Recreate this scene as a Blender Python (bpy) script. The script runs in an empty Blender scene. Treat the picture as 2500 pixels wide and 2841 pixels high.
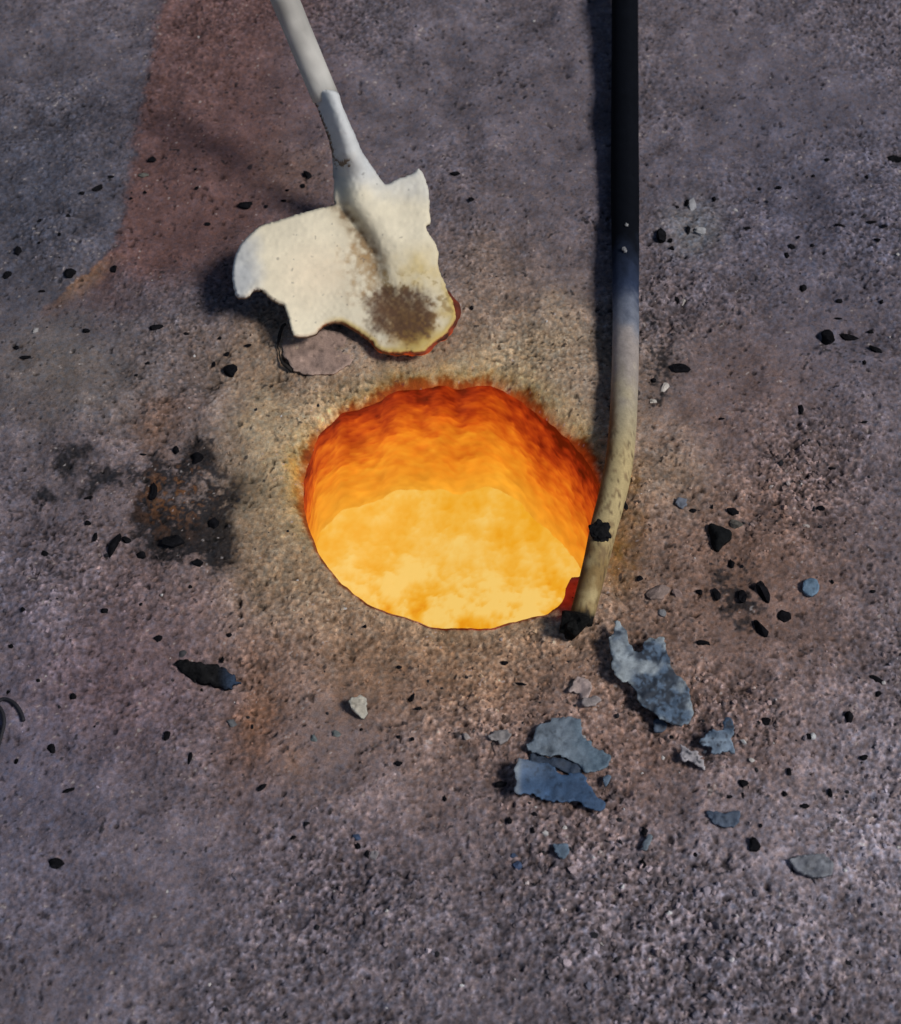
import bpy, bmesh, math, random
import numpy as np
from mathutils import Vector
from mathutils.geometry import delaunay_2d_cdt

random.seed(7)
scene = bpy.context.scene
col = scene.collection

# ------------------------------------------------------------------ camera
HFOV = math.radians(30.0)
PITCH = math.radians(57.0)
DIST = 1.13
cam_data = bpy.data.cameras.new('camera')
cam = bpy.data.objects.new('camera', cam_data)
col.objects.link(cam)
cam.location = (0.0, -DIST * math.cos(PITCH), DIST * math.sin(PITCH))
cam.rotation_euler = (math.radians(90) - PITCH, 0, 0)
cam_data.sensor_fit = 'HORIZONTAL'
cam_data.sensor_width = 36.0
cam_data.lens = 18.0 / math.tan(HFOV / 2)
cam_data.clip_start = 0.05
cam_data.clip_end = 500.0
cam_data.dof.use_dof = True
cam_data.dof.focus_distance = DIST
cam_data.dof.aperture_fstop = 10.0
scene.camera = cam

# ------------------------------------------------------------------ world + sun
SUN_EL = math.radians(50.0)
SUN_AZ = math.atan2(0.94, -0.34)          # clockwise from +Y
world = bpy.data.worlds.new("World")
scene.world = world
world.use_nodes = True
wn = world.node_tree.nodes
sky = wn.new('ShaderNodeTexSky')
sky.sky_type = 'NISHITA'
sky.sun_disc = False
sky.sun_elevation = SUN_EL
sky.sun_rotation = SUN_AZ
wn['Background'].inputs['Strength'].default_value = 0.038
world.node_tree.links.new(sky.outputs[0], wn['Background'].inputs['Color'])
sun_data = bpy.data.lights.new('sun', 'SUN')
sun_data.energy = 2.15
sun_data.angle = math.radians(14.0)
sun_data.color = (1.0, 0.95, 0.89)
sun = bpy.data.objects.new('sun', sun_data)
col.objects.link(sun)
sdir = Vector((math.sin(SUN_AZ) * math.cos(SUN_EL), math.cos(SUN_AZ) * math.cos(SUN_EL), math.sin(SUN_EL)))
sun.rotation_euler = sdir.to_track_quat('Z', 'Y').to_euler()

scene.view_settings.view_transform = 'Standard'
scene.view_settings.look = 'None'
scene.view_settings.gamma = 1.0
scene.view_settings.exposure = 0.25
scene.view_settings.use_curve_mapping = False

# ------------------------------------------------------------------ pixel <-> place
CP = np.array(cam.location)
FW = np.array((0.0, math.cos(PITCH), -math.sin(PITCH)))
UP = np.array((0.0, math.sin(PITCH), math.cos(PITCH)))
RT = np.array((1.0, 0.0, 0.0))
K = 2 * math.tan(HFOV / 2) / 2500.0


def P(px, py, z=0.0):
    """the point at height z seen at photograph pixel (px, py)"""
    d = FW + RT * ((px - 1250) * K) + UP * (-(py - 1420.5) * K)
    t = (z - CP[2]) / d[2]
    return CP + d * t


def proj(x, y, z):
    vx, vy, vz = x - CP[0], y - CP[1], z - CP[2]
    f = vx * FW[0] + vy * FW[1] + vz * FW[2]
    a = vx
    b = vy * UP[1] + vz * UP[2]
    return 1250 + a / f / K, 1420.5 - b / f / K


def Z(pts, scale, ox, oy):
    return [(x / scale + ox, y / scale + oy) for x, y in pts]


D = 2500.0 / 1799.0                      # full view coordinates -> photograph pixels


# ------------------------------------------------------------------ noise
def fnoise(shape, scale, seed, power=None):
    """smooth random field, unit deviation; scale in cells"""
    r = np.random.default_rng(seed)
    h, w = shape
    F = np.fft.rfft2(r.standard_normal(shape).astype(np.float32))
    fy = np.fft.fftfreq(h)[:, None]
    fx = np.fft.rfftfreq(w)[None, :]
    q = np.sqrt(fx * fx + fy * fy)
    if power is None:
        F *= np.exp(-(q * scale) ** 2 * 3.0)
    else:
        F *= (q + 1.0 / scale) ** (-power)
        F[0, 0] = 0
    n = np.fft.irfft2(F, s=shape)
    n -= n.mean()
    return n / n.std()


def smooth(e0, e1, x):
    t = np.clip((x - e0) / (e1 - e0), 0, 1)
    return t * t * (3 - 2 * t)


def mixc(c, target, m):
    m = np.clip(m, 0, 1)[..., None]
    return c * (1 - m) + np.array(target, dtype=float) * m


# value noise in 3-D for small objects
_rng = np.random.default_rng(5)
_lat = _rng.standard_normal((32, 32, 32))


def vnoise(p, s, off=0.0):
    q = np.asarray(p, dtype=float) * s + off
    i = np.floor(q).astype(int)
    f = q - i
    f = f * f * (3 - 2 * f)
    r = 0
    for dx in (0, 1):
        for dy in (0, 1):
            for dz in (0, 1):
                wgt = (f[:, 0] if dx else 1 - f[:, 0]) * (f[:, 1] if dy else 1 - f[:, 1]) * (f[:, 2] if dz else 1 - f[:, 2])
                r = r + wgt * _lat[(i[:, 0] + dx) % 32, (i[:, 1] + dy) % 32, (i[:, 2] + dz) % 32]
    return r


def fbm(p, s, octv=4, off=0.0):
    r, a = 0, 1.0
    for k in range(octv):
        r = r + a * vnoise(p, s, off + 7.3 * k)
        s *= 2.03
        a *= 0.55
    return r


# ------------------------------------------------------------------ materials
def attr_material(name, rough=0.9, spec=0.25, grain=900.0, grain_amt=0.35, bump=0.4, bump_scale=700.0, glow=0.0,
                  bump_dist=0.0012, metallic=0.0):
    m = bpy.data.materials.new(name)
    m.use_nodes = True
    nt = m.node_tree
    n, l = nt.nodes, nt.links
    b = n['Principled BSDF']
    a = n.new('ShaderNodeAttribute'); a.attribute_name = 'tint'
    tc = n.new('ShaderNodeTexCoord')
    nz = n.new('ShaderNodeTexNoise'); nz.inputs['Scale'].default_value = grain
    nz.inputs['Detail'].default_value = 4.0; nz.inputs['Roughness'].default_value = 0.65
    l.new(tc.outputs['Object'], nz.inputs['Vector'])
    mr = n.new('ShaderNodeMapRange')
    mr.inputs['From Min'].default_value = 0.28; mr.inputs['From Max'].default_value = 0.72
    mr.inputs['To Min'].default_value = 1 - grain_amt; mr.inputs['To Max'].default_value = 1 + grain_amt
    l.new(nz.outputs['Fac'], mr.inputs['Value'])
    vm = n.new('ShaderNodeVectorMath'); vm.operation = 'SCALE'
    l.new(a.outputs['Color'], vm.inputs[0]); l.new(mr.outputs[0], vm.inputs['Scale'])
    l.new(vm.outputs[0], b.inputs['Base Color'])
    b.inputs['Roughness'].default_value = rough
    b.inputs['Specular IOR Level'].default_value = spec
    b.inputs['Metallic'].default_value = metallic
    if bump > 0:
        nb = n.new('ShaderNodeTexNoise'); nb.inputs['Scale'].default_value = bump_scale
        nb.inputs['Detail'].default_value = 5.0; nb.inputs['Roughness'].default_value = 0.6
        l.new(tc.outputs['Object'], nb.inputs['Vector'])
        bp = n.new('ShaderNodeBump'); bp.inputs['Strength'].default_value = bump
        bp.inputs['Distance'].default_value = bump_dist
        l.new(nb.outputs['Fac'], bp.inputs['Height']); l.new(bp.outputs[0], b.inputs['Normal'])
    if glow > 0:
        g = n.new('ShaderNodeAttribute'); g.attribute_name = 'incandescence'
        l.new(g.outputs['Color'], b.inputs['Emission Color'])
        b.inputs['Emission Strength'].default_value = glow
    return m


M_ground = attr_material('burnt_ground', 0.95, 0.10, 1100, 0.36, 0.40, 1100, glow=0.8)
M_grain = attr_material('grit', 0.9, 0.2, 900, 0.3, 0.3, 900)
M_hole = attr_material('hot_clay', 0.95, 0.05, 500, 0.12, 0.15, 500, glow=0.72)
M_ember = attr_material('embers', 0.95, 0.0, 300, 0.1, 0.0, glow=0.60)
M_ash = attr_material('ash_coat', 0.85, 0.12, 1500, 0.04, 0.03, 1100, bump_dist=0.0006)
M_burn = attr_material('scorched_metal', 0.7, 0.3, 900, 0.3, 0.5, 900, glow=0.8)
M_bar = attr_material('bar_metal', 0.85, 0.05, 900, 0.15, 0.15, 1600, bump_dist=0.0003)
M_flake = attr_material('scale', 0.72, 0.35, 900, 0.2, 0.5, 800, bump_dist=0.0010)
M_coal = attr_material('charcoal', 0.9, 0.04, 700, 0.5, 0.6, 700, bump_dist=0.001)
M_stone = attr_material('stone', 0.9, 0.2, 900, 0.25, 0.5, 800)
M_wire = attr_material('rusty_wire', 0.7, 0.3, 900, 0.3, 0.2, 900)


# ------------------------------------------------------------------ mesh helpers
def set_attr(me, name, c):
    c = np.asarray(c, dtype=np.float32)
    a = me.attributes.new(name, 'FLOAT_COLOR', 'POINT')
    buf = np.ones((len(me.vertices), 4), dtype=np.float32)
    buf[:, :3] = np.clip(c, 0, 4)
    a.data.foreach_set('color', buf.ravel())


def mesh_np(name, v, f, mat, tint, heat=None, smooth_sh=True):
    """mesh from vertex array and a list / array of faces"""
    me = bpy.data.meshes.new(name)
    if isinstance(f, np.ndarray):
        nf, k = f.shape
        me.vertices.add(len(v)); me.vertices.foreach_set('co', np.asarray(v, dtype=np.float32).ravel())
        me.loops.add(nf * k); me.loops.foreach_set('vertex_index', f.astype(np.int32).ravel())
        me.polygons.add(nf); me.polygons.foreach_set('loop_start', np.arange(nf, dtype=np.int32) * k)
        me.update(calc_edges=True)
    else:
        me.from_pydata([tuple(map(float, p)) for p in v], [], f)
        me.update()
    me.polygons.foreach_set('use_smooth', np.full(len(me.polygons), smooth_sh))
    set_attr(me, 'tint', tint)
    if heat is not None:
        set_attr(me, 'incandescence', heat)
    me.materials.append(mat)
    return me


def link(name, me, parent=None):
    o = bpy.data.objects.new(name, me)
    col.objects.link(o)
    if parent is not None:
        o.parent = parent
    return o


def tag(o, label=None, cat=None, group=None, kind=None):
    if label: o['label'] = label
    if cat: o['category'] = cat
    if group: o['group'] = group
    if kind: o['kind'] = kind
    return o


def resample(pts, step, closed=True, wobble=0.0, seed=1):
    """Catmull-Rom through pts, evenly stepped, with a ragged wobble"""
    p = np.array(pts, dtype=float)
    n = len(p)
    out = []
    for i in range(n if closed else n - 1):
        if closed:
            a, b, c, d = p[i - 1], p[i], p[(i + 1) % n], p[(i + 2) % n]
        else:
            a, b, c, d = p[max(i - 1, 0)], p[i], p[i + 1], p[min(i + 2, n - 1)]
        for t in np.linspace(0, 1, 12, endpoint=False):
            out.append(0.5 * ((2 * b) + (c - a) * t + (2 * a - 5 * b + 4 * c - d) * t * t + (3 * b - a - 3 * c + d) * t ** 3))
    if not closed:
        out.append(p[-1])
    q = np.array(out)
    nxt = np.roll(q, -1, 0) if closed else q[1:]
    seg = np.linalg.norm(nxt - (q if closed else q[:-1]), axis=1)
    s = np.concatenate([[0], np.cumsum(seg)])
    m = max(6, int(s[-1] / step))
    ss = np.linspace(0, s[-1], m, endpoint=not closed)
    qq = np.vstack([q, q[:1]]) if closed else q
    r = np.stack([np.interp(ss, s, qq[:, k]) for k in range(q.shape[1])], 1)
    if wobble > 0:
        g = np.random.default_rng(seed).standard_normal((m, r.shape[1]))
        g2 = (g + np.roll(g, 1, 0) + np.roll(g, -1, 0)) / 3
        if not closed:
            g2[0] = g2[-1] = 0
        r = r + (g * 0.4 + g2) * wobble
    return r


def poly_sd(px, py, poly):
    """signed distance (inside negative) and closest point"""
    best = np.full(px.shape, 1e18); cx = np.zeros_like(px); cy = np.zeros_like(px)
    inside = np.zeros(px.shape, dtype=bool)
    n = len(poly)
    for i in range(n):
        ax, ay = poly[i]; bx, by = poly[(i + 1) % n]
        ex, ey = bx - ax, by - ay
        L = ex * ex + ey * ey + 1e-20
        t = np.clip(((px - ax) * ex + (py - ay) * ey) / L, 0, 1)
        qx, qy = ax + t * ex, ay + t * ey
        d = (px - qx) ** 2 + (py - qy) ** 2
        m = d < best
        best = np.where(m, d, best); cx = np.where(m, qx, cx); cy = np.where(m, qy, cy)
        c = ((ay > py) != (by > py)) & (px < (bx - ax) * (py - ay) / (by - ay + 1e-20) + ax)
        inside ^= c
    return np.sqrt(best) * np.where(inside, -1, 1), cx, cy


# ================================================================== THE GROUND
HOLE_PX = Z([(160, 700), (175, 600), (200, 520), (235, 430), (290, 370), (360, 310), (430, 296), (520, 265), (580, 225),
             (640, 196), (720, 190), (800, 180), (870, 172), (930, 192), (1000, 178), (1080, 172), (1150, 195), (1218, 234),
             (1285, 280), (1352, 332), (1418, 384), (1484, 440), (1543, 502), (1592, 575), (1630, 655), (1646, 730),
             (1625, 830), (1600, 930), (1585, 1050), (1558, 1150), (1505, 1168), (1478, 1220), (1468, 1270), (1395, 1342),
             (1300, 1365), (1200, 1390), (1080, 1415), (950, 1412), (820, 1408), (740, 1385), (650, 1355), (540, 1320),
             (450, 1270), (360, 1200), (300, 1130), (250, 1060), (215, 970), (185, 880), (165, 790)], 1.799, 750, 950)
hole_px = resample(HOLE_PX, 9.0, True, 1.2, 3)
hole = np.array([P(x, y, 0.0)[:2] for x, y in hole_px])
HC = hole.mean(0)

CELL = 0.00080
X0, X1, Y0, Y1 = -0.41, 0.41, -0.365, 0.535
nx = int((X1 - X0) / CELL) + 1
ny = int((Y1 - Y0) / CELL) + 1
gx, gy = np.meshgrid(X0 + np.arange(nx) * CELL, Y0 + np.arange(ny) * CELL)
shape = gx.shape
U, V = proj(gx, gy, 0 * gx)              # where each point of the ground lies in the photograph
u, v = U / D, V / D                      # full view coordinates

sd = np.full(shape, 1.0); ccx = gx.copy(); ccy = gy.copy()
near = (np.abs(gx - HC[0]) < 0.17) & (np.abs(gy - HC[1]) < 0.17)
s_, a_, b_ = poly_sd(gx[near], gy[near], hole)
sd[near] = s_; ccx[near] = a_; ccy[near] = b_
r_h = np.hypot(gx - HC[0], gy - HC[1])
sd_far = np.where(near, sd, np.maximum(r_h - 0.10, 0.05))
ang = np.arctan2(gy - HC[1], gx - HC[0])
far_side = smooth(-0.35, 0.35, np.sin(ang) - 0.25 * np.cos(ang))   # 1 on the far and left rim

n_big = fnoise(shape, 70, 1)
n_big2 = fnoise(shape, 90, 77)
n_crk = fnoise(shape, 80, 78, 1.7)
n_mid = fnoise(shape, 22, 2)
n_gr = fnoise(shape, 6, 3)
n_fine = fnoise(shape, 2.0, 4)
n_fine2 = fnoise(shape, 2.2, 14)
n_cell = fnoise(shape, 3.3, 15)
n_warp = fnoise(shape, 60, 5)
n_warp2 = fnoise(shape, 30, 6)
n_frac = fnoise(shape, 60, 8, 1.6)
n_frac2 = fnoise(shape, 60, 9, 1.5)
uw = u + n_warp * 14 + n_frac * 7
vw = v + n_warp2 * 12 + n_frac2 * 7


def G(cx, cy, rx, ry=None, rot=0.0, w=True):
    ry = ry or rx
    a, b = (uw - cx, vw - cy) if w else (u - cx, v - cy)
    c, s = math.cos(math.radians(rot)), math.sin(math.radians(rot))
    p, q = (a * c + b * s) / rx, (-a * s + b * c) / ry
    return np.exp(-(p * p + q * q))


rough_m = 0.72 + 0.46 * smooth(900, 1700, u * 0.7 + v * 0.5) - 0.35 * G(520, 950, 140, 330) - 0.35 * G(420, 420, 200, 220) \
    + 0.6 * G(1310, 700, 50, 120) - 0.4 * G(1470, 780, 90, 100) + 0.25 * G(300, 1000, 150, 160)
rough_m = np.clip(rough_m * (0.80 + 0.30 * n_big2), 0.25, 1.6)
h = 0.0017 * n_big + 0.0008 * n_mid + rough_m * (0.00018 * n_gr + 0.00019 * n_fine + 0.00020 * n_cell + 0.00035 * n_frac2)
h -= rough_m * 0.0009 * np.clip(n_frac - 0.9, 0, 2)
# a low crust right of the bar, and a raised edge along the red patch at the upper left
red_side = (u - (268 - 0.16 * np.clip(v - 304, -900, 190) - 1.25 * np.clip(v - 494, 0, 160))) + n_frac * 4.5 + n_cell * 1.2
red_in = smooth(-11, 13, red_side) * (1 - smooth(530, 690, vw + 0.15 * uw))
h += 0.0010 * red_in * smooth(60, 0, red_side)
crust = smooth(0, 14, (uw - 1305) + 0.25 * (vw - 900)) * smooth(70, 10, np.abs(vw - 900 + 0.2 * (uw - 1320)))
h += 0.0016 * crust * smooth(1600, 1350, uw)
h -= 0.004 * G(370, 1060, 80, 70) + 0.002 * G(1480, 1190, 110, 60)
crack = smooth(0.030, 0.006, np.abs(n_crk)) * smooth(0.5, 1.3, n_big2 + 0.6 * n_frac2)
h -= 0.0011 * crack
# pits in the crumbly surface
rp = np.random.default_rng(11)
pit = np.zeros(shape)
n_pit = 1900
for i in range(n_pit):
    cx = rp.uniform(X0, X1); cy = rp.uniform(Y0, Y1)
    r = 0.0008 + 0.0014 * rp.random() ** 3
    el = rp.uniform(0.6, 1.6)
    j, k = int((cx - X0) / CELL), int((cy - Y0) / CELL)
    m = int(r * 3 / CELL) + 1
    sl = (slice(max(k - m, 0), k + m), slice(max(j - m, 0), j + m))
    dd = ((gx[sl] - cx) / (r * el)) ** 2 + ((gy[sl] - cy) * el / r) ** 2
    pit[sl] = np.maximum(pit[sl], np.exp(-dd * 1.2) * min(1, r / 0.0014))
pit *= 0.35 + 0.65 * smooth(0.02, 0.06, sd_far)
h -= 0.0022 * pit
# the lip of the hole
near_fade = smooth(0.0, 0.012, sd)
h = h * (0.35 + 0.65 * near_fade)
lip = np.exp(-np.maximum(sd, 0) / (0.0022 + 0.0058 * far_side))
h -= (0.0018 + 0.0085 * far_side) * lip
pore = smooth(1.45, 2.5, fnoise(shape, 1.8, 71) + 0.25 * n_frac2 + 0.35 * (rough_m - 0.9)) * smooth(0.001, 0.006, sd)
pore2 = smooth(1.7, 2.6, fnoise(shape, 3.6, 72) + 0.4 * n_frac + 0.35 * (rough_m - 0.9)) * smooth(0.004, 0.012, sd)
h -= 0.0008 * pore + 0.0012 * pore2
# border of the fine sheet lies flat
edge = np.minimum(np.minimum(gx - X0, X1 - gx), np.minimum(gy - Y0, Y1 - gy))
h *= smooth(0, 0.02, edge)

# ---- ground colour, place by place
c = np.ones(shape + (3,)) * np.array((0.190, 0.165, 0.190))
c = mixc(c, (0.104, 0.103, 0.130), G(80, 420, 330, 330))  # bluish outskirts: skylight tint put into the ground colour
c = mixc(c, (0.150, 0.140, 0.180), 0.9 * G(1650, 420, 330, 300))
c = mixc(c, (0.370, 0.325, 0.370), G(1750, 1640, 420, 260))
c = mixc(c, (0.170, 0.155, 0.205), 0.85 * G(60, 1500, 330, 420))
c = mixc(c, (0.215, 0.185, 0.220), 0.7 * G(500, 1700, 330, 170))
c = mixc(c, (0.290, 0.188, 0.140), 0.9 * G(950, 1150, 620, 420))
c = mixc(c, (0.240, 0.152, 0.122), 0.8 * G(1480, 1150, 200, 240))
c = mixc(c, (0.310, 0.190, 0.130), 0.75 * G(900, 1330, 280, 100))
c = mixc(c, (0.265, 0.172, 0.145), 0.6 * G(1250, 1500, 300, 160))
c = mixc(c, (0.215, 0.155, 0.165), 0.6 * G(330, 1220, 170, 130))
c = mixc(c, (0.205, 0.135, 0.150), 0.5 * G(250, 1380, 170, 120))
# sandy belt round the hole: pale clay, with fire glow tinted into the colour
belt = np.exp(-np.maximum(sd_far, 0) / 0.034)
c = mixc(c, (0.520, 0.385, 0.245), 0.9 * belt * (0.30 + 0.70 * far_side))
c = mixc(c, (0.480, 0.370, 0.250), 0.8 * G(535, 900, 95, 230))
c = mixc(c, (0.460, 0.350, 0.240), 0.8 * G(1060, 690, 180, 90))
c = mixc(c, (0.380, 0.270, 0.180), 0.65 * G(620, 1130, 100, 150, -35))
c = mixc(c, (0.340, 0.240, 0.175), 0.65 * G(540, 720, 170, 75))
c = mixc(c, (0.300, 0.220, 0.170), 0.5 * G(980, 560, 130, 110))
c = mixc(c, (0.340, 0.255, 0.195), 0.6 * G(1330, 940, 70, 80))
# greyer patches
c = mixc(c, (0.270, 0.265, 0.280), 0.7 * G(1395, 455, 55, 50))
c = mixc(c, (0.215, 0.155, 0.150), 0.7 * G(1480, 780, 120, 120))
c = mixc(c, (0.200, 0.172, 0.145), 0.5 * G(140, 750, 180, 130))
# red patch at the upper left
c = mixc(c, (0.180, 0.100, 0.092), 0.80 * red_in * smooth(760, 480, uw))
c = mixc(c, (0.300, 0.180, 0.115), 0.65 * smooth(-4, 6, red_side) * smooth(55, 8, red_side) * smooth(500, 545, v) * smooth(640, 560, v))
c = mixc(c, (0.240, 0.150, 0.105), 0.35 * G(620, 340, 90, 60))
# rust and soot at the left
c = mixc(c, (0.320, 0.155, 0.080), 0.6 * G(500, 1440, 60, 120, 15))
c = mixc(c, (0.260, 0.145, 0.090), 0.5 * G(300, 830, 60, 50))
c = mixc(c, (0.270, 0.150, 0.090), 0.45 * G(590, 1520, 40, 40))
soot = 1.25 * G(385, 1075, 62, 40) + 0.9 * G(415, 1020, 30, 60) + 0.8 * G(330, 925, 40, 35) + 0.7 * G(395, 915, 26, 40) \
    + 0.75 * G(255, 965, 75, 16, -8) + 0.6 * G(165, 930, 55, 22) + 0.5 * G(110, 975, 90, 28, 10) + 0.9 * G(305, 990, 14, 40) \
    + 0.45 * G(130, 1150, 40, 10)
soot += 0.62 * G(385, 1015, 105, 125) + 0.5 * G(380, 1085, 75, 40)
soot = np.clip(1.5 * soot * (0.88 + 0.13 * n_cell + 0.28 * n_frac), 0, 1.2)
c = mixc(c, (0.018, 0.018, 0.021), 0.94 * smooth(0.10, 0.95, soot))
c = mixc(c, (0.210, 0.100, 0.050), 0.7 * G(355, 985, 52, 62) * smooth(-0.3, 0.9, n_cell + n_frac))
# dark dirt by the bar and the coals
dirt_shade = 1.15 * G(1312, 690, 34, 85) + 0.6 * G(1310, 790, 20, 30) + 0.9 * G(1480, 1190, 70, 50) + 0.7 * G(1560, 1035, 90, 16, 5) \
    + 0.6 * G(1500, 1260, 60, 40) + 0.5 * G(1700, 1420, 60, 30, 40) + 0.5 * G(1400, 1560, 200, 12, 20) + 0.9 * G(1680, 680, 60, 20, 15) \
    + 0.5 * G(470, 470, 60, 30)  # this patch left of the shovel: part dirt, part its shadow painted in
dirt_shade = np.clip(dirt_shade * (0.7 + 0.4 * n_cell + 0.4 * n_frac2), 0, 1)
c = mixc(c, (0.030, 0.028, 0.030), 0.9 * smooth(0.18, 0.85, dirt_shade))
c = mixc(c, (0.210, 0.105, 0.030), 0.9 * G(1253, 1090, 30, 75, 12))
c = mixc(c, (0.200, 0.110, 0.040), 0.7 * G(1268, 960, 14, 60, 8))
# yellow and brown scorch right at the rim
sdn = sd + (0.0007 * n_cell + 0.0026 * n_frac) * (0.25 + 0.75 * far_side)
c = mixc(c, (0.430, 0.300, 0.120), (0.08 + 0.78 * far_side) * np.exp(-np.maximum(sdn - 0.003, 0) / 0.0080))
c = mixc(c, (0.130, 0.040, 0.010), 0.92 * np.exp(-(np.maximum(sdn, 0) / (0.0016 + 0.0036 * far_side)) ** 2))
c = mixc(c, (0.420, 0.240, 0.080), 0.8 * G(578, 955, 16, 45))
# grain, dark and pale specks
lum = c.mean(-1, keepdims=True)
c = np.clip(lum + (c - lum) * 1.15, 0.01, 1) * np.array((0.985, 1.0, 0.985))
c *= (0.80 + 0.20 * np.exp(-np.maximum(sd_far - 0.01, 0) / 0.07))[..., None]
c *= np.exp(rough_m * (0.22 * n_fine + 0.19 * n_cell) + 0.10 * n_mid + 0.07 * n_gr)[..., None]
c[..., 0] *= 1 + 0.05 * n_fine2; c[..., 2] *= 1 - 0.05 * n_fine2
c = mixc(c, (0.022, 0.022, 0.026), smooth(1.9, 2.6, n_cell + 0.35 * n_frac2 + 0.4 * (rough_m - 1)) * 0.85)
c = mixc(c, (0.45, 0.42, 0.42), smooth(2.35, 2.9, n_fine2 + 0.3 * n_mid) * 0.6)
c *= ((1 - 0.55 * np.clip(pit, 0, 1)) * (1 - 0.5 * pore) * (1 - 0.6 * pore2) * (1 - 0.45 * crack))[..., None]  # sunken spots also darkened in the colour, to deepen their shade
c = np.clip(c, 0.012, 0.7)

# red-hot only at the very edge
heat = np.zeros(shape + (3,))
sdh = np.maximum(sd + (0.0003 * n_cell + 0.0010 * n_frac) * far_side, 0)
edge_hot = np.exp(-(sdh / (0.0010 + 0.0026 * far_side)) ** 1.5) * (0.60 + 0.40 * far_side)
heat += edge_hot[..., None] * np.array((0.21, 0.019, 0.002))
chunk = np.clip(1.6 * G(1140, 1186, 26, 34, 35, False), 0, 1) * smooth(0.016, 0.004, sd)
heat = np.maximum(heat, np.clip(chunk, 0, 1)[..., None] * np.array((0.19, 0.012, 0.004)))
c = mixc(c, (0.035, 0.012, 0.010), chunk)
heat *= np.clip(0.92 + 0.12 * n_cell + 0.12 * n_frac, 0.3, 1.5)[..., None]

# cut the hole: snap the ring just inside to the outline, drop the rest
px_, py_ = gx.copy(), gy.copy()
snap = (sd < 0) & (sd > -1.05 * CELL)
px_[snap] = ccx[snap]; py_[snap] = ccy[snap]
dead = sd <= -1.05 * CELL
idx = np.arange(nx * ny).reshape(shape)
q = np.stack([idx[:-1, :-1], idx[:-1, 1:], idx[1:, 1:], idx[1:, :-1]], -1)
bad = dead[:-1, :-1] | dead[:-1, 1:] | dead[1:, 1:] | dead[1:, :-1]
faces = q[~bad]
verts = np.stack([px_, py_, h], -1).reshape(-1, 3)
tint = c.reshape(-1, 3); ht = heat.reshape(-1, 3)
used = np.zeros(nx * ny, dtype=bool); used[faces.ravel()] = True
far_c = np.array([[-60, -60, 0], [60, -60, 0], [60, 60, 0], [-60, 60, 0]], dtype=float)
base = nx * ny
corner = [idx[0, 0], idx[0, -1], idx[-1, -1], idx[-1, 0]]
apron = np.array([[base + k, base + (k + 1) % 4, corner[(k + 1) % 4], corner[k]] for k in range(4)])
faces = np.vstack([faces, apron])
verts = np.vstack([verts, far_c]); tint = np.vstack([tint, np.tile((0.16, 0.145, 0.155), (4, 1))]); ht = np.vstack([ht, np.zeros((4, 3))])
used = np.concatenate([used, np.ones(4, bool)])
remap = np.cumsum(used) - 1
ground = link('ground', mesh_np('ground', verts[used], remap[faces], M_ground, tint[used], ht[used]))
tag(ground, 'rough grey and brown burnt ground round the glowing hole', kind='structure')


def gz(x, y):
    j = int(round((x - X0) / CELL)); k = int(round((y - Y0) / CELL))
    return float(h[min(max(k, 0), ny - 1), min(max(j, 0), nx - 1)])


def gcol(x, y):
    j = int(round((x - X0) / CELL)); k = int(round((y - Y0) / CELL))
    return c[min(max(k, 0), ny - 1), min(max(j, 0), nx - 1)]


# ------------------------------------------------------------------ loose grit (nobody could count it)
ICO = bmesh.new(); bmesh.ops.create_icosphere(ICO, subdivisions=1, radius=1.0)
ico_v = np.array([p.co[:] for p in ICO.verts]); ico_f = np.array([[p.index for p in f.verts] for f in ICO.faces]); ICO.free()
NG = 22000
rg = np.random.default_rng(21)
gvx = rg.uniform(X0 + 0.01, X1 - 0.01, NG * 2); gvy = rg.uniform(Y0 + 0.01, Y1 - 0.01, NG * 2)
jj = ((gvx - X0) / CELL).astype(int); kk = ((gvy - Y0) / CELL).astype(int)
keep = (sd[kk, jj] > 0.004) & (rg.random(NG * 2) < np.clip(rough_m[kk, jj] ** 2 * 0.42, 0.05, 1))
gvx, gvy, jj, kk = gvx[keep][:NG], gvy[keep][:NG], jj[keep][:NG], kk[keep][:NG]
n = len(gvx)
gs = 0.0005 + 0.0012 * rg.random(n) ** 3.0
gs *= np.clip(rough_m[kk, jj], 0.7, 1.4)
ax = rg.uniform(0, 6.28, n)
sv = ico_v[None] * rg.uniform(0.6, 1.35, (n, 12, 1))
sv = sv * np.stack([rg.uniform(0.8, 1.4, n), rg.uniform(0.7, 1.1, n), rg.uniform(0.5, 0.9, n)], 1)[:, None, :]
ca, sa = np.cos(ax)[:, None], np.sin(ax)[:, None]
rx = sv[..., 0] * ca - sv[..., 1] * sa; ry = sv[..., 0] * sa + sv[..., 1] * ca
sv = np.stack([rx, ry, sv[..., 2]], -1) * gs[:, None, None]
sv += np.stack([gvx, gvy, h[kk, jj] + 0.15 * gs], -1)[:, None, :]
gc = c[kk, jj] * rg.lognormal(0.05, 0.28, (n, 1))
lo = rg.random(n)
gc[lo < 0.035] = (0.02, 0.02, 0.024)
gc[lo > 0.988] = (0.5, 0.48, 0.47)
gc = np.clip(gc, 0.012, 0.6)
fv = (ico_f[None] + (np.arange(n) * 12)[:, None, None]).reshape(-1, 3)
grit = link('grit', mesh_np('grit', sv.reshape(-1, 3), fv, M_grain, np.repeat(gc, 12, 0), smooth_sh=False))
tag(grit, 'loose grit and ash grains strewn over the burnt ground', kind='stuff')

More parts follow.
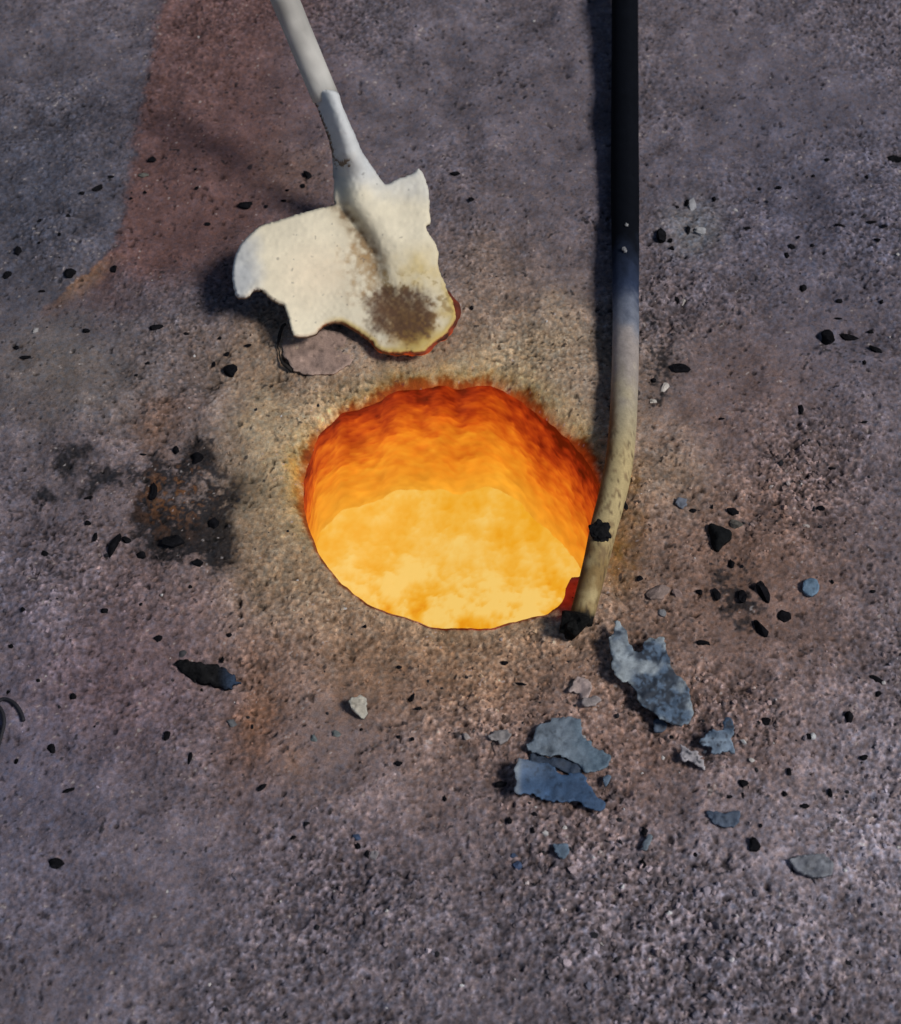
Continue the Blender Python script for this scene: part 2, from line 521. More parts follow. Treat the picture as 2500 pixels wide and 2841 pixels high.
# ================================================================== THE FIRE HOLE
fire = bpy.data.objects.new('fire_hole', None); col.objects.link(fire)
fire.location = (HC[0], HC[1], 0)
tag(fire, 'glowing round hole in the ground, orange walls above a yellow bed of fire', 'fire hole')
DEPTH = 0.146
NR = 116
m = len(hole)
hv, htint, hheat = [], [], []
th = np.arctan2(hole[:, 1] - HC[1], hole[:, 0] - HC[0])
sx = 32
wall_n = fnoise((NR, 512), 26, 31); wall_s = fnoise((NR, 512), 8, 32); wall_f = fnoise((NR, 512), 3.5, 33)
wall_r = fnoise((NR, 512), 40, 34, 1.5)


def ramp(t):
    k = np.array([0, .10, .22, .36, .5, .66, .82, 1.0])
    cc = np.array([(.11, .008, .001), (.27, .018, .003), (.46, .046, .005), (.68, .105, .007), (.84, .190, .011), (.94, .290, .016),
                   (1.0, .390, .026), (1.04, .520, .050)])
    return np.stack([np.interp(t, k, cc[:, i]) for i in range(3)], -1)


tt = np.linspace(0, 1, NR)
acol = ((th + math.pi) / (2 * math.pi) * 511).astype(int)
far_h = smooth(-0.35, 0.35, np.sin(th) - 0.25 * np.cos(th))
rows = []
for k, t in enumerate(tt):
    z = -0.0016 - 0.0075 * far_h * (t < 1) - t * DEPTH
    rad = (1.014 + t * (0.03 + 0.06 * smooth(-0.2, 1, -np.cos(th))))[:, None]
    bulge = 0.0012 * smooth(0, 0.5, t) * wall_n[k, acol] + (0.00018 * wall_s[k, acol] + 0.0001 * wall_f[k, acol] + 0.0003 * wall_r[k, acol]) * smooth(0, 0.2, t)
    vec = hole - HC
    L = np.linalg.norm(vec, axis=1, keepdims=True)
    xy = HC + vec / L * (L * rad + bulge[:, None])
    rows.append(np.column_stack([xy, np.full(m, z) if np.isscalar(z) else z]))
    tn = 0.02 + t ** 0.80 * 0.90 + (0.025 * wall_n[k, acol] + 0.018 * wall_s[k, acol] + 0.012 * wall_f[k, acol] + 0.060 * wall_r[k, acol]) * smooth(1.1, 0.45, t)
    tn = tn - 0.10 * smooth(0.3, 1.0, np.cos(th))
    hheat.append(ramp(np.clip(tn, 0, 1)) * np.clip(1 + 0.04 * wall_f[k, acol] + 0.05 * wall_s[k, acol], 0.5, 1.3)[:, None])
    htint.append(np.tile((0.035, 0.012, 0.006), (m, 1)))
hv = np.vstack(rows)
hf = np.array([[k * m + i, k * m + (i + 1) % m, (k + 1) * m + (i + 1) % m, (k + 1) * m + i] for k in range(NR - 1) for i in range(m)])
hv[:, 0] -= HC[0]; hv[:, 1] -= HC[1]
link('hole_wall', mesh_np('hole_wall', hv, hf, M_hole, np.vstack(htint), np.vstack(hheat)), fire)

EN = 170
ex, ey = np.meshgrid(np.linspace(-0.125, 0.125, EN), np.linspace(-0.125, 0.125, EN))
e1 = fnoise((EN, EN), 34, 41); e2 = fnoise((EN, EN), 12, 42); e3 = fnoise((EN, EN), 30, 43, 1.7)
ez = -DEPTH + (0.0026 * e1 + 0.0014 * e2 + 0.0012 * e3) * smooth(0.115, 0.085, np.hypot(ex, ey))
eh = 0.60 + 0.12 * e1 + 0.17 * e2 + 0.22 * e3
front = smooth(0.03, -0.09, ey)
eh += 0.30 * np.exp(-(((ex - 0.060) / 0.030) ** 2 + ((ey + 0.030) / 0.035) ** 2)) - 0.32 * np.exp(-(((ex + 0.005) / 0.045) ** 2 + ((ey + 0.055) / 0.018) ** 2))
eh = 0.66 + 1.45 * (eh - 0.66) * (0.35 + 0.65 * smooth(0.05, -0.02, ey)) - 0.14 * front
eh = np.clip(eh, 0, 1)
ek = np.array([0, .3, .6, 1.0]); ec = np.array([(1.06, .40, .012), (1.14, .52, .025), (1.18, .63, .075), (1.22, .80, .20)])
eheat = np.stack([np.interp(eh, ek, ec[:, i]) for i in range(3)], -1)
ei = np.arange(EN * EN).reshape(EN, EN)
ef = np.stack([ei[:-1, :-1], ei[:-1, 1:], ei[1:, 1:], ei[1:, :-1]], -1).reshape(-1, 4)
link('ember_bed', mesh_np('ember_bed', np.stack([ex, ey, ez], -1).reshape(-1, 3), ef, M_ember, np.tile((0.08, 0.04, 0.02), (EN * EN, 1)),
                          eheat.reshape(-1, 3)), fire)


# ================================================================== sheets, lumps and rods
def sheet_geo(outline, spacing, zf, thick, wob=1.0, seed=1, tf=None, holes=()):
    """a plate with a ragged outline (photograph pixels), height zf(px, py) and real thickness, returned as vertices/faces"""
    o = resample(outline, spacing * 0.8, True, wob, seed)
    lo, hi = o.min(0), o.max(0)
    gx_, gy_ = np.meshgrid(np.arange(lo[0], hi[0], spacing), np.arange(lo[1], hi[1], spacing))
    r = np.random.default_rng(seed)
    gx_ = gx_ + r.uniform(-.25, .25, gx_.shape) * spacing; gy_ = gy_ + r.uniform(-.25, .25, gx_.shape) * spacing
    d, _, _ = poly_sd(gx_.ravel(), gy_.ravel(), o)
    ins = np.column_stack([gx_.ravel(), gy_.ravel()])[d < -0.55 * spacing]
    pts = np.vstack([o, ins])
    res = delaunay_2d_cdt([Vector(p) for p in pts], [(i, (i + 1) % len(o)) for i in range(len(o))], [], 1, 1e-6)
    p2 = np.array([p[:] for p in res[0]])
    tri = [list(f) for f in res[2]]
    d2, _, _ = poly_sd(p2[:, 0], p2[:, 1], o)
    zz = zf(p2[:, 0], p2[:, 1], d2)
    top = np.array([P(a, b, z_) for (a, b), z_ in zip(p2, zz)])
    # orient upwards
    ft = []
    for f in tri:
        a, b, c_ = top[f[0]], top[f[1]], top[f[2]]
        ft.append(f if np.cross(b - a, c_ - a)[2] > 0 else f[::-1])
    th_ = thick if tf is None else tf(p2[:, 0], p2[:, 1], d2)
    bot = top.copy(); bot[:, 2] -= th_
    nn = len(top)
    from collections import Counter
    ed = Counter()
    for f in ft:
        for i in range(len(f)):
            ed[(f[i], f[(i + 1) % len(f)])] += 1
    side = [[b, a, a + nn, b + nn] for (a, b) in ed if (b, a) not in ed]
    fcs = ft + [[i + nn for i in f[::-1]] for f in ft] + side
    return np.vstack([top, bot]), fcs, np.vstack([p2, p2]), np.concatenate([d2, d2]), nn


def put(name, v_, f_, mat, tint_, parent=None, heat_=None, origin=None, smooth_sh=True):
    v_ = np.asarray(v_, dtype=float)
    if origin is None:
        origin = np.array([v_[:, 0].mean(), v_[:, 1].mean(), v_[:, 2].min()])
    off = origin if parent is None else np.array(parent.location)
    o = link(name, mesh_np(name, v_ - off, f_, mat, tint_, heat_, smooth_sh), parent)
    if parent is None:
        o.location = off
    return o


def rgb(n_, c_):
    return np.tile(np.array(c_, dtype=float), (n_, 1))


def flake(name, pts, label, cat, group, base_c, colour=None, zf=None, lift=0.0015, thick=0.0014, spacing=7.0, wob=2.7, seed=1, curl=0.0, tilt=(0, 0), mat=None):
    pts = np.array(pts)
    ctr = pts.mean(0); half = (pts.max(0) - pts.min(0)).max() / 2
    w = [P(*p_) for p_ in pts] + [P(*ctr)]
    g0 = np.percentile([gz(p_[0], p_[1]) for p_ in w], 75) + 0.0004

    def zz(x, y, d):
        if zf is not None:
            return g0 + zf(x, y, d)
        a, b = (x - ctr[0]) / half, (y - ctr[1]) / half
        q_ = np.column_stack([x, y, 0 * x])
        return g0 + lift + thick + curl * (a * a + b * b) + tilt[0] * a + tilt[1] * b + 0.0009 * fbm(q_, 0.02, 3, seed) + 0.0005 * vnoise(q_, 0.09, seed)
    v_, f_, p2, d2, nn = sheet_geo(pts, spacing, zz, thick, wob, seed)
    q_ = np.column_stack([p2, 0 * p2[:, :1]])
    t_ = rgb(len(v_), base_c) * np.exp(0.16 * fbm(q_, 0.05, 4, seed * 1.7))[:, None]
    t_ = mixc(t_, np.array(base_c) * 0.25, 0.6 * smooth(0.75, 1.4, fbm(q_, 0.11, 3, seed * 2.3)))
    t_ = mixc(t_, np.minimum(np.array(base_c) * 1.45, 0.5), 0.55 * smooth(-6, -1, d2))
    if colour is not None:
        t_ = colour(t_, p2[:, 0], p2[:, 1], d2, q_)
    t_[nn:] *= 0.85
    o = put(name, v_, f_, mat or M_flake, t_)
    return tag(o, label, cat, group)


def lump_geo(rx_, ry_, rz_, rot, seed, sub=2, rough=0.28, cleave=6):
    b = bmesh.new(); bmesh.ops.create_icosphere(b, subdivisions=sub, radius=1.0)
    fq = 1.1 if cleave else 2.0
    v_ = np.array([p_.co[:] for p_ in b.verts]); f_ = [[p_.index for p_ in f.verts] for f in b.faces]; b.free()
    v_ = v_ * (1 + rough * fbm(v_, fq, 3, seed * 3.1))[:, None]
    # a few cleaved faces
    r = np.random.default_rng(seed)
    for _ in range(cleave):
        d = r.standard_normal(3); d /= np.linalg.norm(d)
        s = v_ @ d
        lim = r.uniform(0.5, 0.85)
        v_ = v_ - np.maximum(s - lim, 0)[:, None] * d * 0.9
    v_ = v_ * np.array((rx_, ry_, rz_))
    c_, s_ = math.cos(rot), math.sin(rot)
    return np.column_stack([v_[:, 0] * c_ - v_[:, 1] * s_, v_[:, 0] * s_ + v_[:, 1] * c_, v_[:, 2]]), f_


def lump(name, px, py, rx_, ry_, rot, label, cat, group, c_, mat, seed, sub=2, hz=0.5, sink=0.25, flat=True):
    """rx_, ry_ in photograph pixels"""
    w = P(px, py, 0)
    s = K * DIST
    v_, f_ = lump_geo(rx_ * s, ry_ * s * 1.15, min(rx_, ry_) * s * hz * 1.3, -rot, seed, sub)
    o = put(name, v_ + np.array((w[0], w[1], gz(w[0], w[1]) + min(rx_, ry_) * s * hz * (1 - 2 * sink))), f_, mat, rgb(len(v_), c_) *
            np.exp(0.25 * fbm(v_, 500, 3, seed))[:, None], smooth_sh=not flat)
    return tag(o, label, cat, group)


def tube(pts, radii, sides=12, squash=None, caps=True, phase=0.0):
    p = np.array(pts, dtype=float)
    n_ = len(p)
    vs, fs = [], []
    for i in range(n_):
        d = p[min(i + 1, n_ - 1)] - p[max(i - 1, 0)]
        d /= np.linalg.norm(d)
        a = np.cross(d, (0, 0, 1.0)); a /= np.linalg.norm(a)
        b = np.cross(a, d)
        for k in range(sides):
            t = 2 * math.pi * k / sides + phase
            vs.append(p[i] + radii[i] * (math.cos(t) * a + math.sin(t) * b))
    for i in range(n_ - 1):
        for k in range(sides):
            fs.append([i * sides + k, i * sides + (k + 1) % sides, (i + 1) * sides + (k + 1) % sides, (i + 1) * sides + k])
    if caps:
        fs.append([k for k in range(sides)][::-1]); fs.append([(n_ - 1) * sides + k for k in range(sides)])
    return np.array(vs), fs


# ================================================================== THE SHOVEL
SS, SOX, SOY = 2.24875, 550, 400
BLADE = [(845, 330), (850, 378), (750, 400), (640, 430), (480, 480), (380, 515), (300, 585), (245, 660), (215, 760), (212, 840), (225, 910),
         (245, 950), (285, 955), (320, 940), (345, 910), (375, 905), (410, 920), (440, 950), (490, 985), (530, 1000), (550, 1040),
         (570, 1110), (590, 1180), (620, 1196), (680, 1195), (730, 1180), (765, 1145), (810, 1120), (880, 1110), (930, 1130),
         (990, 1165), (1040, 1200), (1080, 1230), (1110, 1270), (1150, 1293), (1220, 1303), (1300, 1298), (1400, 1296), (1440, 1268),
         (1490, 1225), (1540, 1190), (1580, 1140), (1606, 1090), (1608, 1040), (1590, 980), (1560, 930), (1540, 870), (1510, 800),
         (1495, 740), (1500, 680), (1480, 620), (1440, 560), (1420, 512), (1448, 490), (1445, 430), (1440, 330), (1430, 260),
         (1410, 200), (1385, 158), (1365, 155), (1330, 185), (1250, 215), (1200, 240), (1165, 247), (1135, 215), (1092, 150), (1050, 88),
         (1020, 40), (978, -60), (930, -170), (895, -250), (860, -330), (700, -330), (735, -250), (770, -160), (806, -60), (832, 40), (840, 160), (846, 250)]
shovel = bpy.data.objects.new('shovel', None); col.objects.link(shovel)
so = P(1100, 960, 0.0)
shovel.location = (so[0], so[1], 0.0)
tag(shovel, 'worn shovel with a cream ash-coated blade, its broken lower edge scorched brown and red', 'shovel')


def s_local(px, py):
    return (px - SOX) * SS, (py - SOY) * SS


def crease_x(y):
    return np.interp(y, [-330, 50, 380, 560, 700, 870, 1100], [700, 800, 880, 1010, 1090, 1130, 1190])


def shovel_z(px, py, d):
    x, y = s_local(px, py)
    z = 0.016 + 0.026 * smooth(1300, 250, y) + 0.050 * smooth(330, -400, y)
    z = z + 0.018 * smooth(900, 230, x) * smooth(250, 700, y)            # the left wing stands off the ground
    z = z - 0.004 * smooth(390, 190, x)                                  # and its rim rolls over
    z = z - 0.0045 * smooth(1360, 1600, x)
    cx = crease_x(y)
    dx = x - cx
    fade = smooth(1150, 650, y)
    z = z - 0.0062 * np.exp(-(dx / 62) ** 2) * fade                       # groove along the socket
    z = z + 0.0095 * np.exp(-((dx - 165) / 135) ** 2) * smooth(800, 250, y)  # the socket's swell running into the blade
    sc_ = np.interp(y, [-330, 50, 250], [780, 928, 985])
    z = z + 0.0085 * np.sqrt(np.clip(1 - ((x - sc_) / 98) ** 2, 0, 1)) * smooth(230, 40, y)
    z = z + 0.0030 * np.exp(-((dx + 330) / 240) ** 2) * smooth(1200, 700, y)
    z = z - 0.0025 * np.exp(-(((x - 1270) / 190) ** 2 + ((y - 1050) / 170) ** 2))
    q_ = np.column_stack([x, y, 0 * x])
    z = z + 0.0005 * fbm(q_, 0.004, 3, 3.0) + 0.00012 * vnoise(q_, 0.05, 1.0)
    z = z - 0.0016 * smooth(-6, 0, d)
    return z


sv_, sf_, sp2, sd2, snn = sheet_geo(Z(BLADE, SS, SOX, SOY), 3.8, shovel_z, 0.0026, 0.7, 4)
sxx, syy = s_local(sp2[:, 0], sp2[:, 1])
sq = np.column_stack([sxx, syy, 0 * sxx])
f1 = fbm(sq, 0.006, 4, 1.0); f2 = fbm(sq, 0.03, 4, 2.0); f3 = fbm(sq, 0.06, 3, 9.0)
sc = rgb(len(sv_), (0.78, 0.71, 0.54))
sc = mixc(sc, (0.64, 0.65, 0.64), smooth(420, 230, sxx + 30 * f1))
sc = mixc(sc, (0.58, 0.61, 0.64), smooth(420, 60, syy + 40 * f1) * 0.9)
sc = mixc(sc, (0.76, 0.62, 0.45), 0.5 * np.exp(-(((sxx - 750) / 230) ** 2 + ((syy - 800) / 190) ** 2)))
sdx = sxx - crease_x(syy)  # crease: brown stain, darkened further to paint in the fold's shade
sc = mixc(sc, (0.19, 0.120, 0.060), np.clip(np.exp(-((sdx + 8) / 70) ** 2) * smooth(300, 420, syy) * smooth(960, 780, syy) * (0.72 + 0.30 * f2), 0, 0.9))
sc = mixc(sc, (0.36, 0.24, 0.12), np.clip(np.exp(-((sdx + 80) / 130) ** 2) * smooth(560, 740, syy) * smooth(1060, 900, syy) * (0.3 + 0.45 * f2), 0, 0.75))
sc = mixc(sc, (0.34, 0.32, 0.30), np.clip(np.exp(-((sdx + 2) / 40) ** 2) * smooth(460, 260, syy) * smooth(-150, 100, syy) * (0.45 + 0.3 * f2), 0, 0.7))
sc = mixc(sc, (0.58, 0.42, 0.11), np.clip(smooth(560, 820, syy) * smooth(1100, 1380, sxx) * (0.75 + 0.35 * f1), 0, 0.9))
sc = mixc(sc, (0.60, 0.44, 0.14), np.clip(smooth(-46, -8, sd2 * 2.2) * smooth(880, 1180, syy + 0.1 * sxx) * smooth(700, 1000, sxx), 0, 0.85))
sc = mixc(sc, (0.33, 0.24, 0.10), np.clip(smooth(1080, 1200, sxx) * smooth(740, 860, syy) * smooth(0.2, 1.1, f2 + 0.3 * f3) * 0.7, 0, 1))
wide = np.exp(-(((sxx - 1290) / 250) ** 2 + ((syy - 1080) / 200) ** 2)) + 0.07 * f1 + 0.10 * f2
sc = mixc(sc, (0.27, 0.135, 0.035), 0.85 * smooth(0.15, 0.90, wide))
stain = np.exp(-(((sxx - 1265) / 225) ** 4 + ((syy - 1040) / 165) ** 4)) * 1.5 + 0.14 * f1 + 0.10 * f2 + 0.10 * f3
sc = mixc(sc, (0.095, 0.052, 0.034), 0.93 * smooth(0.05, 1.25, stain) * smooth(1.9, 1.2, np.hypot((sxx - 1265) / 180, (syy - 1045) / 140)) * np.clip(0.90 + 0.07 * f2 + 0.12 * f3, 0, 1))
sc = mixc(sc, (0.10, 0.09, 0.085), smooth(2.2, 2.7, f3 + 0.5 * f2) * 0.5 * smooth(-350, 200, syy))
sc = mixc(sc, (0.30, 0.10, 0.03), smooth(-9, -1, sd2 * 2.2) * smooth(1080, 1130, syy) * smooth(720, 780, sxx))
sc *= np.exp(0.035 * f2 + 0.03 * f1)[:, None]
sc[snn:] = (0.22, 0.17, 0.13)
put('blade', sv_, sf_, M_ash, sc, shovel)

# thick burnt lip along the lower edge
LIP = [(752, 1160), (780, 1138), (815, 1122), (880, 1112), (930, 1132), (990, 1167), (1040, 1202), (1080, 1232), (1110, 1272), (1150, 1297), (1220, 1308),
       (1300, 1303), (1400, 1301), (1440, 1272), (1490, 1228), (1540, 1193), (1582, 1140), (1608, 1090), (1608, 1040), (1592, 985), (1568, 940), (1556, 915)]
lp = resample(Z(LIP, SS, SOX, SOY), 4.5, False, 0.5, 6)
lz = shovel_z(lp[:, 0], lp[:, 1], np.zeros(len(lp)) - 1) - 0.0022
l3 = np.array([P(a, b, z_) for (a, b), z_ in zip(lp, lz)])
lt = np.linspace(0, 1, len(lp))
lx, ly = s_local(lp[:, 0], lp[:, 1])
lr = 0.0008 + 0.0012 * smooth(0.30, 0.6, lt) * smooth(1.0, 0.9, lt) + 0.0017 * np.exp(-((lt - 0.87) / 0.06) ** 2)
lr = lr * (1 + 0.28 * vnoise(np.column_stack([lx, ly, 0 * lx]), 0.03, 2))
lv, lf = tube(l3, lr, 10)
lw = vnoise(np.repeat(np.column_stack([lx, ly, 0 * lx]), 10, 0) + np.tile(np.arange(10)[:, None] * 5.0, (len(lp), 3)), 0.03, 4)
lt10 = np.repeat(lt, 10)
ltint = mixc(rgb(len(lv), (0.050, 0.014, 0.007)), (0.018, 0.011, 0.010), smooth(-0.3, 0.5, lw))
lheat = np.array((0.75, 0.085, 0.008)) * (smooth(0.18, 0.5, lt10) * np.clip(0.55 + 0.5 * lw, 0, 1.4) * (1 - 0.45 * smooth(0.72, 0.85, lt10)))[:, None]
lheat *= (0.35 + 0.65 * smooth(-0.2, 0.5, -np.tile(np.sin(2 * math.pi * np.arange(10) / 10), len(lp))))[:, None]
put('scorched_edge', lv, lf, M_burn, ltint, shovel, lheat)

# the wooden-looking shaft out of the socket, beyond the top of the photograph
sh_pts = [P(SOX + 795 / SS, SOY - 290 / SS, 0.092), P(SOX + 715 / SS, SOY - 480 / SS, 0.110), P(SOX + 600 / SS, SOY - 760 / SS, 0.14), P(SOX + 500 / SS, SOY - 1000 / SS, 0.17)]
shp = resample(sh_pts, 0.008, False)
shv, shf = tube(shp, np.full(len(shp), 0.0098), 16)
put('shaft', shv, shf, M_ash, rgb(len(shv), (0.50, 0.49, 0.46)) * np.exp(0.16 * fbm(shv * np.array((1, .35, .35)), 160, 4, 3))[:, None], shovel)

# ================================================================== THE BAR
BAR = [(1733, -260, .0290), (1734, 100, .0215), (1734, 426, .0135), (1735, 640, .0128), (1736, 800, .0124), (1736, 960, .0122), (1730, 1150, .0122), (1720, 1268, .0122), (1703, 1360, .0122),
       (1678, 1454, .0120), (1652, 1566, .0115), (1632, 1645, .0100), (1610, 1728, .0040)]
bp_ = resample([P(a, b, z_) for a, b, z_ in BAR], 0.0025, False)
bt = np.array(proj(bp_[:, 0], bp_[:, 1], bp_[:, 2])[1])
NB = 40
br = 0.0096 + 0.0014 * smooth(900, 500, bt) - 0.0016 * smooth(1300, 1700, bt)
bv, bf = tube(bp_, br, NB, phase=0.2)
fac = 1.0 - 0.045 * np.abs(np.sin(4 * math.pi * np.arange(NB) / NB))
bv = np.repeat(bp_, NB, 0) + (bv - np.repeat(bp_, NB, 0)) * np.tile(fac, len(bp_))[:, None] * (1 + 0.010 * vnoise(bv, 45))[:, None]
# flats on the bar: pull the round section towards an octagon with a raised edge at the right
bt_v = np.repeat(bt, NB)
kk_ = np.tile(np.arange(NB), len(bp_))
bw = fbm(bv, 120, 4, 2); bw2 = fbm(bv, 420, 3, 6)
bc = rgb(len(bv), (0.40, 0.345, 0.235))
bc = mixc(bc, (0.33, 0.29, 0.27), smooth(1180, 980, bt_v + 30 * bw))
bc = mixc(bc, (0.20, 0.22, 0.27), smooth(980, 880, bt_v + 20 * bw))
bc = mixc(bc, (0.035, 0.050, 0.095), smooth(910, 800, bt_v + 15 * bw))
bc = mixc(bc, (0.004, 0.005, 0.008), smooth(850, 660, bt_v + 15 * bw))
bc = mixc(bc, (0.50, 0.39, 0.185), 0.75 * smooth(1150, 1300, bt_v))
bc = mixc(bc, (0.21, 0.135, 0.055), np.clip(smooth(1400, 1640, bt_v) * (0.65 + 0.35 * bw), 0, 0.9))
bc = mixc(bc, (0.16, 0.11, 0.06), smooth(0.7, 1.3, bw2 + 0.4 * bw) * smooth(1100, 1350, bt_v) * 0.8)
bc = mixc(bc, (0.012, 0.012, 0.012), smooth(1688, 1712, bt_v + 6 * bw2))
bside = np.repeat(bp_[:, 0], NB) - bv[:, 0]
bc = mixc(bc, (0.13, 0.065, 0.022), 0.85 * smooth(0.0030, 0.0088, bside + 0.0012 * bw) * smooth(1000, 1220, bt_v))  # left flank: scorch towards the fire plus painted shade
spot = vnoise(bv, 330, 3.3) + 0.5 * vnoise(bv, 720, 1.1)
bc = mixc(bc, (0.11, 0.075, 0.045), smooth(0.95, 1.4, spot) * smooth(1080, 1300, bt_v) * smooth(1690, 1660, bt_v) * 0.85)
bc *= np.exp(0.08 * bw2 + 0.05 * bw)[:, None]
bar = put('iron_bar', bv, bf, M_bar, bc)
tag(bar, 'bent metal bar, sooty black above, ash-pale below, lying against the right of the hole', 'bar')
SB, BOX_, BOY_ = 3.1455, 1450, 1200


def on_bar(name, pxs, label, cat, group=None, seed=1, r=(20, 18), z=0.022, hz=0.5, c_=(0.012, 0.012, 0.013), mat=None):
    s = K * DIST
    v_, f_ = lump_geo(r[0] * s, r[1] * s * 1.2, min(r) * s * hz, 0.3, seed, 4, 0.20, 0)
    w = P(pxs[0], pxs[1], z)
    o = put(name, v_ + w, f_, mat or M_coal, rgb(len(v_), c_))
    return tag(o, label, cat, group)


on_bar('charcoal_lump', (1664, 1476), 'black charcoal lump stuck on the pale lower half of the bar', 'charcoal', 'charcoal bits', 5, (26, 25), 0.0205, 0.6)
on_bar('charcoal_lump', (1732, 1398), 'small upright black bit clinging to the right side of the bar', 'charcoal', 'charcoal bits', 8, (6, 15), 0.0120, 0.8)
on_bar('ash_speck', (1739, 624), 'single round white ash speck on the sooty top of the bar', 'ash speck', 'ash specks on the bar', 9, (5, 5), 0.0240, 0.5, (0.30, 0.30, 0.30), M_stone)
on_bar('ash_speck', (1733, 692), 'larger smeared ash speck on the sooty bar below the round one', 'ash speck', 'ash specks on the bar', 10, (6, 9), 0.0236, 0.5, (0.22, 0.22, 0.23), M_stone)
lump('charcoal_lump', 1594, 1750, 42, 44, 0.2, 'black charcoal lump under the lower tip of the bar', 'charcoal', 'charcoal bits', (0.010, 0.010, 0.010), M_coal, 12, 3, 0.9, 0.0)

# ================================================================== ASH DISC UNDER THE SHOVEL
disc = [(530, 1230), (560, 1190), (640, 1170), (760, 1150), (900, 1180), (975, 1220), (990, 1290), (960, 1350), (900, 1400), (820, 1428), (720, 1432), (620, 1420), (560, 1370), (530, 1300)]
flake('ash_disc', Z(disc, SS, SOX, SOY), 'round pinkish ash crust lying flat below the broken edge of the shovel blade', 'ash crust', None, (0.36, 0.255, 0.210),
      lift=0.0002, thick=0.0012, seed=14, curl=-0.0010, mat=M_stone, wob=2.4)
cr = resample([P(x / SS + SOX, y / SS + SOY, z_) for x, y, z_ in [(548, 1120, .010), (512, 1180, .006), (500, 1260, .004), (515, 1340, .0035), (545, 1385, .003), (600, 1418, .0025)]], 0.002, False, 0.0004, 2)
wv, wf = tube(cr, 0.0009 + 0.0005 * np.sin(np.linspace(0, 9, len(cr))), 8)  # thin dark strip modelled where a curled edge casts its shadow
tag(put('shade_strip', wv, wf, M_coal, rgb(len(wv), (0.03, 0.027, 0.025))), 'curved dark strip standing for the shadow beside the round ash crust under the shovel', 'shade strip')

# ================================================================== FLAKES OF SCALE
F5 = (2.24875, 1350, 1650)
GR = 'flakes of blue-grey scale on the ground'


def c_big(t_, x, y, d, q_):
    lx_, ly_ = (x - 1350) * 2.24875, (y - 1650) * 2.24875
    core = np.exp(-(((lx_ - 1080) / 190) ** 4 + ((ly_ - 540) / 240) ** 4)) + 0.4 * fbm(q_, 0.02, 4, 3)
    n_ = fbm(q_, 0.07, 4, 5) + 0.5 * vnoise(q_, 0.25, 2)
    t_ = mixc(t_, (0.080, 0.130, 0.205), smooth(0.2, 0.8, core) * 0.92)
    return mixc(t_, (0.020, 0.026, 0.038), 0.92 * smooth(0.1, 0.8, core) * smooth(-0.6, 0.3, n_))


fl1 = Z([(820, 150), (850, 200), (880, 240), (890, 300), (930, 350), (965, 350), (985, 300), (1010, 275), (1060, 270), (1100, 260), (1120, 310), (1135, 370),
         (1150, 440), (1190, 500), (1240, 540), (1260, 600), (1280, 680), (1290, 740), (1270, 790), (1230, 815), (1170, 810), (1120, 790), (1080, 770),
         (1050, 740), (1010, 710), (960, 680), (945, 640), (930, 590), (900, 560), (850, 540), (800, 490), (785, 420), (770, 350), (765, 270), (790, 210)], *F5)
flake('scale_flake', fl1, 'largest pale blue-grey flake with a dark speckled crust, right of the bar tip', 'flake', GR, (0.285, 0.330, 0.365), c_big,
      lift=0.0065, thick=0.0013, seed=21, curl=0.0, tilt=(-0.004, 0.001), spacing=6)
fl2 = Z([(330, 820), (390, 785), (480, 765), (560, 758), (590, 790), (600, 830), (600, 880), (650, 920), (680, 950), (740, 980), (775, 1010), (770, 1060),
         (720, 1090), (640, 1100), (600, 1090), (560, 1050), (500, 1020), (440, 1000), (400, 1010), (330, 990), (280, 970), (250, 940), (290, 900), (300, 860)], *F5)
flake('scale_flake', fl2, 'flat grey flake lying just above the smooth blue flake', 'flake', GR, (0.150, 0.188, 0.230),
      lambda t_, x, y, d, q_: mixc(t_, (0.095, 0.150, 0.205), smooth(1560, 1640, x + 12 * fbm(q_, 0.03, 3, 1)) * 0.8),
      lift=0.0030, thick=0.0011, seed=22, spacing=6)
fl3 = Z([(190, 1050), (220, 1020), (290, 1040), (350, 1050), (410, 1070), (460, 1110), (490, 1125), (570, 1115), (610, 1140), (640, 1190), (690, 1250),
         (730, 1290), (730, 1330), (690, 1345), (640, 1325), (560, 1290), (450, 1290), (350, 1270), (280, 1240), (210, 1240), (180, 1230), (175, 1150)], *F5)
flake('scale_flake', fl3, 'smooth deep blue flake at the bottom, pale along its left edge', 'flake', GR, (0.040, 0.080, 0.155),
      lambda t_, x, y, d, q_: mixc(t_, (0.30, 0.34, 0.38), smooth(26, 0, (x - 1428) - 0.5 * np.maximum(0, 2110 - y)) * 0.75 + 0.25 * smooth(1560, 1430, x) * smooth(2180, 2110, y)),
      zf=lambda x, y, d: 0.0055 + 0.0055 * smooth(1520, 1425, x) + 0.0035 * smooth(1450, 1650, x) * 0 + 0.0006 * fbm(np.column_stack([x, y, 0 * x]), 0.02, 3, 4),
      thick=0.0013, seed=23, spacing=6)
fl3b = Z([(270, 1010), (300, 985), (350, 1000), (440, 1020), (520, 1030), (580, 1070), (590, 1110), (520, 1120), (470, 1105), (400, 1060), (320, 1045), (280, 1050)], *F5)
flake('scale_flake', fl3b, 'dark crumbling blue strip between the grey flake and the smooth blue flake', 'flake', GR, (0.035, 0.052, 0.085), lift=0.001, thick=0.0022, seed=24, wob=2.6)
fl4 = Z([(1335, 912), (1370, 862), (1430, 840), (1482, 848), (1470, 795), (1500, 765), (1538, 790), (1545, 850), (1530, 892), (1545, 940), (1552, 997), (1512, 970),
         (1470, 976), (1412, 982), (1395, 945), (1352, 932)], *F5)
